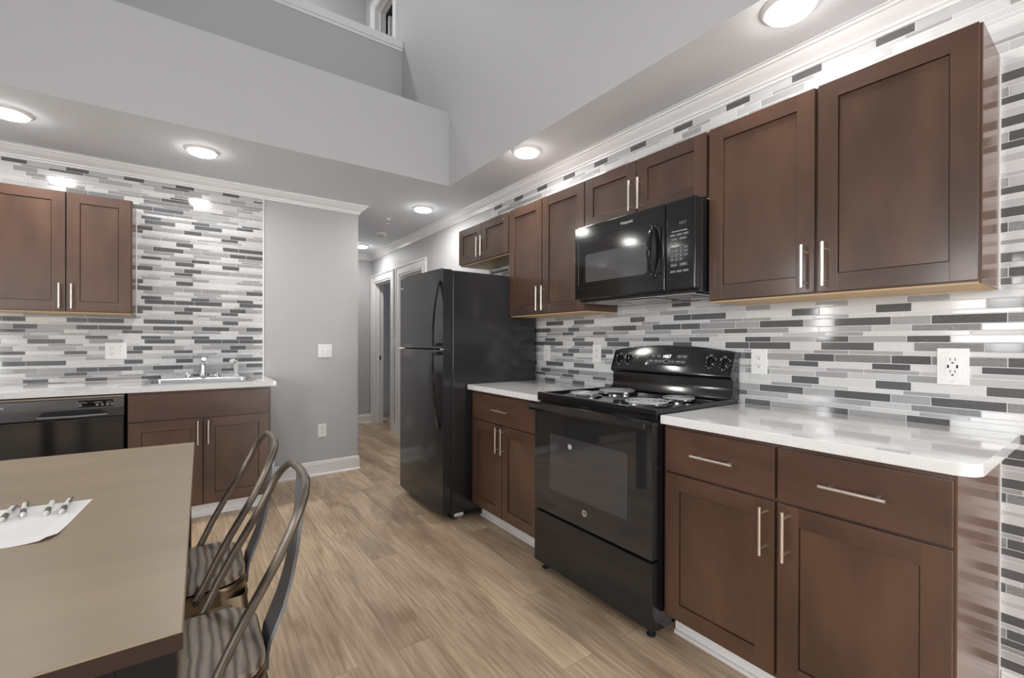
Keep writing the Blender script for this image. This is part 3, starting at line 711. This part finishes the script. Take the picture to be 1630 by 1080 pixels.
tf = lambda cx, cz: (lambda a, b, d: f_(a+cx, b+cz, d+.0016))
text('1057', .026, LEDM, dp, tf(0, .014))
for (cx, cz, tx) in ((-.088, .016, 'BAKE'), (-.050, .016, 'BROIL'), (-.098, -.014, 'TIMER'), (-.062, -.014, 'CLOCK'), (-.034, -.014, 'OFF'), (.040, -.014, 'ON'), (.078, .016, 'SELF'), (.108, .016, 'CLEAN'), (.074, -.014, 'START'), (.104, -.014, 'DELAY')):
    MB(tf(cx, cz)).box(-.0145, .0145, -.0095, .0095, 0, .0003).build('key', PRINTG, dp)
    text(tx, .0082, PRINT, dp, lambda a, b, d, c=cx, z=cz: f_(a+c, b+z, d+.0021))
mb = MB(tf(.003, -.014)); mb.tube([(.016*math.cos(a)*1.2, .010*math.sin(a), .0005) for a in [2*PI*k/20 for k in range(20)]], .0009, 5, close=True).build('touch_ring', PRINT, dp)
text('OVEN', .006, PRINT, bg, BGF(1.687, 1.118)); text('ON', .006, PRINT, bg, BGF(1.687, 1.110))
for (xx, yy) in ((-.655, sy0+.04), (-.655, sy1-.04), (-.08, sy0+.04), (-.08, sy1-.04)):
    MB().lathe((xx+.02, yy, 0), [(.018, 0), (.018, .006), (.008, .010), (.008, .046)], 16).build('leveling_foot', BLACKMAT, sv)

# ------------------------------------------------------------------ microwave
mw = thing('microwave', 'black over-the-range microwave under the short wall cabinet above the stove', 'microwave', (-.2, 1.5, 1.43))
my0, my1, mz0, mz1 = 1.1235, 1.878, 1.444, 1.8525
MB().box(-.345, -.010, my0+.002, my1-.002, mz0-.012, mz1, .003).build('case', BLACKSAT, mw)
XF = -.388
md = MB().box(XF, -.346, 1.2765, my1, mz0, mz1, .007, 3).build('door', BLACK, mw)
cp = MB().box(XF, -.346, my0, 1.2735, mz0, mz1, .007, 3).build('control_panel', BLACK, mw)
def yzprism(y0, y1, z0, z1, rr, xa, xb):
    mb = MB().prism(rounded_poly([(y0, z0), (y1, z0), (y1, z1), (y0, z1)], [rr]*4, 0, 6), (0, 0, 1))
    for v in mb.bm.verts: v.co = Vector((xa+(xb-xa)*v.co.z, v.co.x, v.co.y))
    return mb
yzprism(1.376, 1.79, 1.536, 1.690, .014, XF-.0002, XF-.0012).build('window', WINGREY, md)
MB().box(XF-.0006, XF+.002, 1.2765, my1-.001, 1.7795, 1.7815).build('groove', DARKHOLE, md); MB().box(XF-.0006, XF+.002, 1.2765, my1-.001, 1.505, 1.507).build('groove', DARKHOLE, md)
MB().box(XF-.0006, XF+.002, my0+.001, 1.2735, 1.7695, 1.7715).build('groove', DARKHOLE, cp); MB().box(XF-.0006, XF+.002, my0+.001, 1.2735, 1.505, 1.507).build('groove', DARKHOLE, cp)
yzprism(1.845, 1.8465, 1.52, 1.765, .0005, XF, XF-.0008).build('pinstripe', GREYPL, md)
# loop handle
P = []
for k in range(28):
    a = 2*PI*k/28; P.append((XF-.030-.012*abs(math.sin(a)) if False else XF-.026, 1.318+.019*math.cos(a), 1.640+.118*math.sin(a)))
hl = MB(); n = 16; rings = []
for k in range(n+1):
    t = k/n; z = 1.522+.236*t; out = .006+.038*math.sin(PI*t)**.7; w = .006+.015*math.sin(PI*t)**.8
    rings.append([(XF-out-.006, 1.322-w*.5+.012, z), (XF-out-.009, 1.322+.012, z), (XF-out-.006, 1.322+w*.5+.012, z), (XF-out+.006, 1.322+w*.5+.012, z), (XF-out+.006, 1.322-w*.5+.012, z)])
hl.ring_loft(rings); hl.box(XF-.012, XF+.001, 1.318, 1.350, 1.512, 1.532, .003); hl.box(XF-.012, XF+.001, 1.318, 1.350, 1.748, 1.768, .003)
hl.build('handle', BLACK, md, smooth=60)
yzprism(1.296, 1.326, 1.525, 1.755, .012, XF, XF-.006).build('handle_backplate', BLACK, md)
text('Hotpoint', .021, PRINT, md, lambda a, b, d: (XF-.0004-d, 1.502-a, 1.812+b))
mf = lambda cy, cz: (lambda a, b, d: (XF-.0008-d, cy-a, cz+b))
text('1057', .020, LEDDIM, cp, mf(1.185, 1.742))
text('Convenience Cooking', .0085, PRINT, cp, mf(1.201, 1.709)); text('Time Cook', .0085, PRINT, cp, mf(1.222, 1.646))
def key(cy, cz, w, h, tx, s=.0062):
    MB(mf(cy, cz)).box(-w/2, w/2, -h/2, h/2, -.0004, .0002).build('key', PRINTG, cp)
    if tx: text(tx, s, PRINT, cp, mf(cy, cz), depth=.0006)
for i, t_ in enumerate(('POPCORN', 'BEVERAGE', 'REHEAT')): key(1.2335-.033*i, 1.692, .029, .013, t_, .0056)
for i, t_ in enumerate(('POTATO', 'VEGETABLE')): key(1.228-.045*i, 1.673, .041, .013, t_, .0058)
nums = ['1', '2', '3', '4', '5', '6', '7', '8', '9', 'COOK', '0', 'PWR']
for i, t_ in enumerate(nums): key(1.237-.022*(i % 3), 1.630-.0165*(i//3), .0205, .0150, t_, .0085 if len(t_) == 1 else .0048)
for i, t_ in enumerate(('TIMER', 'CLOCK', 'ADD 30')): key(1.168, 1.632-.017*i, .022, .014, t_, .005)
key(1.228, 1.556, .038, .016, 'CLEAR OFF', .0055); key(1.180, 1.556, .042, .016, 'START', .008)
for i, t_ in enumerate(('DEFROST', 'SURFACE', 'VENT FAN')): key(1.2335-.033*i, 1.527, .029, .013, t_, .0055)
MB().box(-.335, -.03, my0+.03, my1-.03, mz0-.018, mz0-.0125, .001).build('bottom_plate', STEEL, mw)
for yy in (1.20, 1.66): MB().box(-.30, -.15, yy, yy+.14, mz0-.022, mz0-.0182, .001).build('grease_filter', mat('mesh_filter', (.45, .45, .45), .4, metal=1, bump=(500, 1)) if yy < 1.3 else bpy.data.materials['mesh_filter'], mw)
MB().box(-.32, -.12, 1.38, 1.62, mz0-.021, mz0-.0182, .001).build('light_cover', BLACK, mw)

# ------------------------------------------------------------------ outlets and switches
def plate(T, label, cat, group, w, h, gangs, origin, name):
    """T: (a right, b up, d out) -> world about the plate centre"""
    root = thing(name, label, cat, origin, group)
    MB(T).box(-w/2, w/2, -h/2, h/2, 0, .006, .002).build('cover_plate', WHITEPL, root)
    for (cx, kind) in gangs:
        if kind == 'duplex':
            for s in (-1, 1):
                rc = MB(T).prism([(cx+.0155*math.cos(a)*1.0, s*.0195+max(-.0125, min(.0125, .0155*math.sin(a))), .006) for a in [2*PI*k/24 for k in range(24)]], (0, 0, .0012)).build('receptacle', WHITEPL, root)
                MB(T).box(cx-.0072, cx-.0052, s*.0195-.001, s*.0195+.008, .0070, .0075).box(cx+.0052, cx+.0072, s*.0195-.001, s*.0195+.008, .0070, .0075).prism([(cx+.0028*math.cos(a), s*.0195-.007+.0028*math.sin(a), .0070) for a in [2*PI*k/12 for k in range(12)]], (0, 0, .0005)).build('slot', DARKHOLE, rc)
        elif kind == 'toggle':
            MB(T).box(cx-.005, cx+.005, -.012, .012, .006, .0075, .0005).build('switch_bezel', WHITEPL, root)
            tg = MB(T); tg.prism([(cx-.0035, -.004, .0072), (cx+.0035, -.004, .0072), (cx+.0035, .006, .0072), (cx-.0035, .006, .0072)], (0, .006, .012), .0006); tg.build('toggle', WHITEPL, root)
            for s in (-1, 1): MB(T).lathe((cx, s*.030, .006), [(.003, 0), (.003, .0008)], 10).build('screw', GREYPL, root)
        elif kind == 'usb':
            rc = MB(T).box(cx-.0175, cx+.0175, -.034, .034, .006, .0085, .0008).build('receptacle', WHITEPL, root)
            for s in (-1, 1):
                MB(T).box(cx-.0072, cx-.0052, s*.021-.001, s*.021+.009, .0084, .0088).box(cx+.0052, cx+.0072, s*.021-.001, s*.021+.009, .0084, .0088).box(cx-.003, cx+.003, s*.021-.0105, s*.021-.006, .0084, .0088).build('slot', DARKHOLE, rc)
                MB(T).box(cx+s*.0115-.0025, cx+s*.0115+.0025, -.0055, .0055, .0084, .0088).build('usb_port', DARKHOLE, rc)
            for s in (-1, 1): MB(T).lathe((cx, s*.052, .006), [(.0028, 0), (.0028, .001)], 10).build('screw', STEEL, root)
    return root
def TR(cy, cz, off=.0056): return lambda a, b, d: (-off-d, cy-a, cz+b)
def TBk(cx, cz, off=.0056): return lambda a, b, d: (cx+a, YB-off-d, cz+b)
G = 'white wall outlets and switches'
plate(TR(1.031, 1.116), 'white duplex outlet on the mosaic tile just right of the stove', 'outlet', G, .072, .118, [(0, 'duplex')], (0, 1.031, 1.116), 'wall_outlet')
plate(TR(.374, 1.124), 'white outlet with two USB ports on the tile above the right counter', 'outlet', G, .082, .128, [(0, 'usb')], (0, .374, 1.124), 'wall_outlet')
MB(TR(.374, 1.124)).box(-.030, .030, -.048, .048, .0055, .0068, .001).build('raised_frame', WHITEPL, [o for o in bpy.data.objects if o.name.startswith('wall_outlet')][-1])
plate(TR(2.062, 1.128), 'white duplex outlet on the mosaic tile immediately left of the stove backguard', 'outlet', G, .075, .120, [(0, 'duplex')], (0, 2.062, 1.128), 'wall_outlet')
plate(TR(2.571, 1.122), 'narrow white outlet on the mosaic tile beside the refrigerator', 'outlet', G, .070, .116, [(0, 'duplex')], (0, 2.571, 1.122), 'wall_outlet')
plate(TBk(-2.615, 1.130), 'white double plate with outlet and switch on the tile left of the sink', 'outlet', G, .118, .118, [(-.023, 'duplex'), (.023, 'toggle')], (-2.615, YB, 1.13), 'wall_outlet')
plate(TBk(-1.193, 1.116, 0), 'white double light switch on the grey wall right of the sink', 'light switch', G, .118, .118, [(-.023, 'toggle'), (.023, 'toggle')], (-1.193, YB, 1.116), 'light_switch')
plate(TBk(-1.217, .400, 0), 'white duplex outlet low on the grey wall above the baseboard', 'outlet', G, .072, .116, [(0, 'duplex')], (-1.217, YB, .40), 'wall_outlet')
plate(TR(5.655, 1.19, 0), 'white light switch on the narrow hall wall between the two doorways', 'light switch', G, .07, .115, [(0, 'toggle')], (0, 5.655, 1.19), 'light_switch')

# ------------------------------------------------------------------ ceiling fixtures
def downlight(label, x_, y_, z_, e=10, first=[None]):
    if first[0] is None:
        root = local_thing('recessed_light', label, 'ceiling light', (x_, y_, z_), 'round recessed ceiling lights')
        MB().lathe((0, 0, 0), [(.097, 0), (.096, -.006), (.086, -.013), (.078, -.014), (.0775, -.011)], 40).build('trim_ring', LAMPRING, root)
        MB().lathe((0, 0, -.0142), [(.077, .003), (.075, -.008), (.066, -.012), (.046, -.014), (.02, -.015)], 40).build('diffuser', LAMP, root)
        first[0] = root
    else:
        root = copy_tree(first[0]); root.location = (x_, y_, z_); root['label'] = label
    L = bpy.data.lights.new('downlight_glow', 'AREA'); L.shape = 'DISK'; L.size = .14; L.energy = e*.6; L.color = (1, .975, .94); L.spread = math.radians(170)
    o_ = bpy.data.objects.new('downlight_glow', L); o_.location = (x_, y_, z_-.036); COL.objects.link(o_)
    return root
downlight('round recessed light above the right counter, nearest the viewer', -.345, .765, ZC, 6)
downlight('round recessed light in front of the tall wall cabinet left of the microwave', -.370, 2.355, ZC, 9)
downlight('round recessed light in front of the hall, left of the refrigerator cabinet', -.385, 3.955, ZC, 9)
downlight('round recessed light at the far end of the hall ceiling', -.345, 5.98, ZC, 8)
downlight('round recessed light above the sink', -2.119, 3.62, ZC, 9)
downlight('round recessed light at the left edge, above the dishwasher', -3.00, 3.635, ZC, 9)
downlight('round recessed light on the left end of the back ceiling strip, outside the view', -3.9, 3.64, ZC, 9)
downlight('round recessed light in the loft ceiling', -1.9, 4.9, ZT, 30)
sd = thing('smoke_detector', 'round white smoke detector on the hall ceiling', 'smoke detector', (-.36, 5.20, ZC))
MB().lathe((-.372, 5.15, ZC), [(.062, 0), (.062, -.012), (.052, -.030), (.020, -.034)], 32).build('body', WHITEPL, sd)
MB().lathe((-.372, 5.15, ZC-.030), [(.036, 0), (.034, -.006), (.02, -.008)], 24).build('sensor_cap', GREYPL, sd)
sk = thing('fire_sprinkler', 'small chrome fire sprinkler head on the ceiling near the hall entrance', 'sprinkler', (-.52, 4.50, ZC))
MB().lathe((-.52, 4.50, ZC), [(.030, 0), (.028, -.004), (.012, -.006), (.010, -.020)], 24).build('escutcheon', WHITEPL, sk)
MB().cyl((-.532, 4.50, ZC-.018), (-.526, 4.50, ZC-.045), .0022, 8).cyl((-.508, 4.50, ZC-.018), (-.514, 4.50, ZC-.045), .0022, 8).cyl((-.52, 4.50, ZC-.015), (-.52, 4.50, ZC-.045), .004, 8).build('yoke', CHROME, sk)
MB().lathe((-.52, 4.50, ZC-.045), [(.014, 0), (.015, -.002), (.006, -.003)], 16).build('deflector', CHROME, sk)

# ------------------------------------------------------------------ table
tb = thing('dining_table', 'brown rectangular dining table in the left foreground', 'table', (-2.7, 1.6, 0))
TX0 = -3.12
tp = MB().prism([(-2.187, .855, .730), (-2.164, 2.410, .730), (TX0, 2.462, .730), (TX0, .855, .730)], (0, 0, .030), .0025)
o = tp.build('tabletop', [TABLEM], tb)
MB().prism([(-2.1862, .8545, .7305), (-2.1862, .856, .7305), (TX0+.001, .856, .7305), (TX0+.001, .8545, .7305)], (0, 0, .0265)).build('edge_band', TABLEEDGE, tb)
MB().box(TX0+.06, -2.205, .866, .884, .640, .7298, .002).box(TX0+.06, -2.205, 2.36, 2.378, .640, .7298, .002).box(-2.212, -2.196, .93, 2.34, .640, .7298, .002).box(TX0+.02, TX0+.036, .93, 2.34, .640, .7298, .002).build('apron', TABLELEG, tb)
for (xx, yy) in ((-2.265, .860), (-2.245, 2.335), (TX0+.01, .860), (TX0+.01, 2.345)):
    MB().box(xx, xx+.07, yy, yy+.06, 0, .7299, .003).build('leg', TABLELEG, tb)
pp = MB(); n = 10; rows = []
# sheet with a slightly lifted near right corner
A0, A1, B1, B0 = Vector((-2.401, 1.706)), Vector((-2.428, 1.405)), Vector((-2.640, 1.425)), Vector((-2.617, 1.735))
V_ = [[None]*(n+1) for _ in range(n+1)]
for i in range(n+1):
    for j in range(n+1):
        s, t = i/n, j/n; q = (A0*(1-s)+A1*s)*(1-t)+(B0*(1-s)+B1*s)*t
        d = max(0, s-t*1.2-.62); z = .7606+.05*d*d
        if s > .93 and t < .08: q = q + Vector((-.012, .008))
        V_[i][j] = (q.x, q.y, z)
top = [[pp.bm.verts.new(p) for p in rw] for rw in V_]; bot = [[pp.bm.verts.new((p[0], p[1], p[2]-.0004)) for p in rw] for rw in V_]
for i in range(n):
    for j in range(n):
        pp.bm.faces.new((top[i][j], top[i+1][j], top[i+1][j+1], top[i][j+1])); pp.bm.faces.new((bot[i][j], bot[i][j+1], bot[i+1][j+1], bot[i+1][j]))
for i in range(n):
    for a, b in (((i, 0), (i+1, 0)), ((i, n), (i+1, n)), ((0, i), (0, i+1)), ((n, i), (n, i+1))):
        pp.bm.faces.new((top[a[0]][a[1]], top[b[0]][b[1]], bot[b[0]][b[1]], bot[a[0]][a[1]]))
ps = pp.build('paper_sheet', PAPER, origin=(-2.5, 1.57, .76)); tag(ps, 'white printed paper sheet lying on the table under the pens', 'paper')
mb = MB()
for k in range(7):
    s = .36+.075*k; a = A0*(1-s)+A1*s; b = B0*(1-s)+B1*s
    p = a*.86+b*.14; q = a*.05+b*.95; mb.prism([(p.x, p.y, .76075), (q.x, q.y, .76075), (q.x, q.y-.0022, .76075), (p.x, p.y-.0022, .76075)], (0, 0, .0001))
mb.build('printed_lines', PAPERLN, ps)
def pen(label, p0, p1, roll, first=[None]):
    """p0 button end, p1 tip end"""
    a = Vector(p0); b = Vector(p1); d = b-a; ang = math.atan2(d.y, d.x)
    if first[0] is None:
        root = local_thing('ballpoint_pen', label, 'pen', (0, 0, 0), 'ballpoint pens on the paper')
        MB().lathe((0, 0, 0), [(.0052, .014), (.0056, .020), (.0056, .085)], 16, 'x').build('barrel', PENW, root)
        MB().lathe((0, 0, 0), [(.0060, .085), (.0062, .100), (.0058, .120)], 16, 'x').build('grip', PENGREY, root)
        MB().lathe((0, 0, 0), [(.0056, .120), (.0040, .134), (.0012, .145), (.0006, .148)], 16, 'x').build('tip', mat('pen_tip', (.8, .78, .74), .25), root)
        MB().lathe((0, 0, 0), [(.0026, 0), (.0030, .002), (.0030, .014)], 12, 'x').build('button', PENW, root)
        MB().lathe((0, 0, 0), [(.0057, .0135), (.0059, .019)], 16, 'x').build('ring', PENGREY, root)
        MB().box(.016, .058, .0055, .0085, -.0022, .0022, .001).box(.014, .020, .003, .0085, -.0022, .0022, .0008).build('clip', PENGREY, root)
        first[0] = root
    else:
        root = copy_tree(first[0]); root['label'] = label
    root.location = (a.x, a.y, .7673); root.rotation_euler = (roll, 0, ang); return root
pen('white ballpoint pen on the paper, leftmost of the four at the edge of the picture', (-2.558, 1.735), (-2.552, 1.588), .3)
pen('white ballpoint pen on the paper, second of the four from the left', (-2.542, 1.752), (-2.516, 1.60), .5)
pen('white ballpoint pen on the paper, second of the four from the right', (-2.484, 1.732), (-2.474, 1.582), -2.4)
pen('white ballpoint pen on the paper, rightmost of the four', (-2.449, 1.728), (-2.446, 1.578), .6)

# ------------------------------------------------------------------ chairs
def chair(label, x_, y_, rot=0, first=[None]):
    if first[0] is not None:
        c = copy_tree(first[0]); c.location = (x_, y_, 0); c.rotation_euler = (0, 0, rot); c['label'] = label; return c
    root = local_thing('dining_chair', label, 'chair', (x_, y_, 0), 'metal dining chairs at the table')
    def rsq(hx, hy, rr, z, cx=0): return rounded_poly([(cx-hx, -hy), (cx+hx, -hy), (cx+hx, hy), (cx-hx, hy)], [rr]*4, z, 8)
    MB().ring_loft([rsq(.162, .162, .085, .440), rsq(.166, .166, .088, .444), rsq(.166, .166, .088, .458), rsq(.161, .161, .084, .463)]).build('seat', SEATM, root)
    MB().ring_loft([rsq(.158, .158, .08, .4395), rsq(.166, .166, .085, .436), rsq(.168, .168, .085, .426), rsq(.166, .166, .085, .420), rsq(.168, .168, .082, .385), rsq(.173, .173, .08, .380), rsq(.173, .173, .08, .372), rsq(.166, .166, .08, .368)]).build('seat_skirt', BRASSY, root)
    for sx in (-1, 1):
        for sy in (-1, 1):
            rings = []
            for k in range(7):
                t = k/6; z = .40*(1-t)+.012*t; w = .078*(1-t)**1.2+.018; cx = sx*(.163+.045*t); cy = sy*(.163+.045*t)
                pts = [(cx, cy-sy*w), (cx+sx*.002, cy-sy*.018), (cx-sx*.004, cy-sy*.004), (cx-sx*.018, cy+sy*.002), (cx-sx*w, cy), (cx-sx*w, cy-sy*.003), (cx-sx*.018, cy-sy*.002), (cx-sx*.007, cy-sy*.007), (cx-sx*.002, cy-sy*.018), (cx-sx*.003, cy-sy*w)]
                rings.append([(p[0], p[1], z) for p in pts])
            lg = MB().ring_loft(rings).build('leg', BRASSY, root, smooth=50)
            MB().lathe((sx*.201, sy*.201, 0), [(.014, 0), (.015, .012), (.012, .022)], 12).build('foot_cap', BLACKMAT, lg)
    # back hoop
    P = [(.028, -.182, .425), (.047, -.182, .458), (.085, -.181, .54), (.116, -.180, .60), (.145, -.179, .65), (.180, -.177, .712), (.208, -.175, .770)]
    for k in range(1, 15):
        t = k/14*PI/2; P.append((.208+.046*math.sin(t), -.070-.105*math.cos(t), .770+.090*math.sin(t)**.9))
    P.append((.256, -.035, .8615)); P.append((.256, 0, .862))
    P = P + [(p[0], -p[1], p[2]) for p in reversed(P[:-1])]
    MB().tube(P, .0105, 14).build('back_hoop', BRONZE, root, smooth=60)
    MB().lathe((.030, -.170, .426), [(.009, 0), (.009, -.026), (.006, -.029)], 12, 'y').lathe((.030, .170, .426), [(.009, 0), (.009, .026), (.006, .029)], 12, 'y').build('hoop_bolt', BLACKSAT, root)
    # centre splat, a pressed sheet with rolled edges
    prof = [(.170, .385), (.171, .42), (.176, .45), (.190, .485), (.208, .53), (.225, .59), (.239, .66), (.250, .75), (.256, .856)]
    wd = [.052, .052, .053, .053, .052, .050, .048, .046, .045]
    rings = []
    for (px, pz), w in zip(prof, wd):
        sec = [(-w, .006), (-w*.93, 0), (-w*.3, .001), (w*.3, .001), (w*.93, 0), (w, .006), (w*.97, .0075), (w*.9, .0022), (-w*.9, .0022), (-w*.97, .0075)]
        rings.append([(px+q, y_2, pz) for y_2, q in sec])
    sp_ = MB().ring_loft(rings).build('back_splat', BRONZEP, root, smooth=50)
    MB().lathe((.174, -.02, .412), [(.006, 0), (.006, .006), (.003, .008)], 10, 'x').lathe((.174, .02, .412), [(.006, 0), (.006, .006), (.003, .008)], 10, 'x').build('splat_bolt', BLACKSAT, sp_)
    first[0] = root; root.rotation_euler = (0, 0, rot); return root
chair('gunmetal chair with a wood seat and hoop back, the one nearer the viewer', -2.195, 1.31)
chair('gunmetal chair with a wood seat and hoop back, the one farther away toward the sink', -2.195, 1.81)

for o in bpy.data.objects:
    if '_o' in o.keys(): del o['_o']
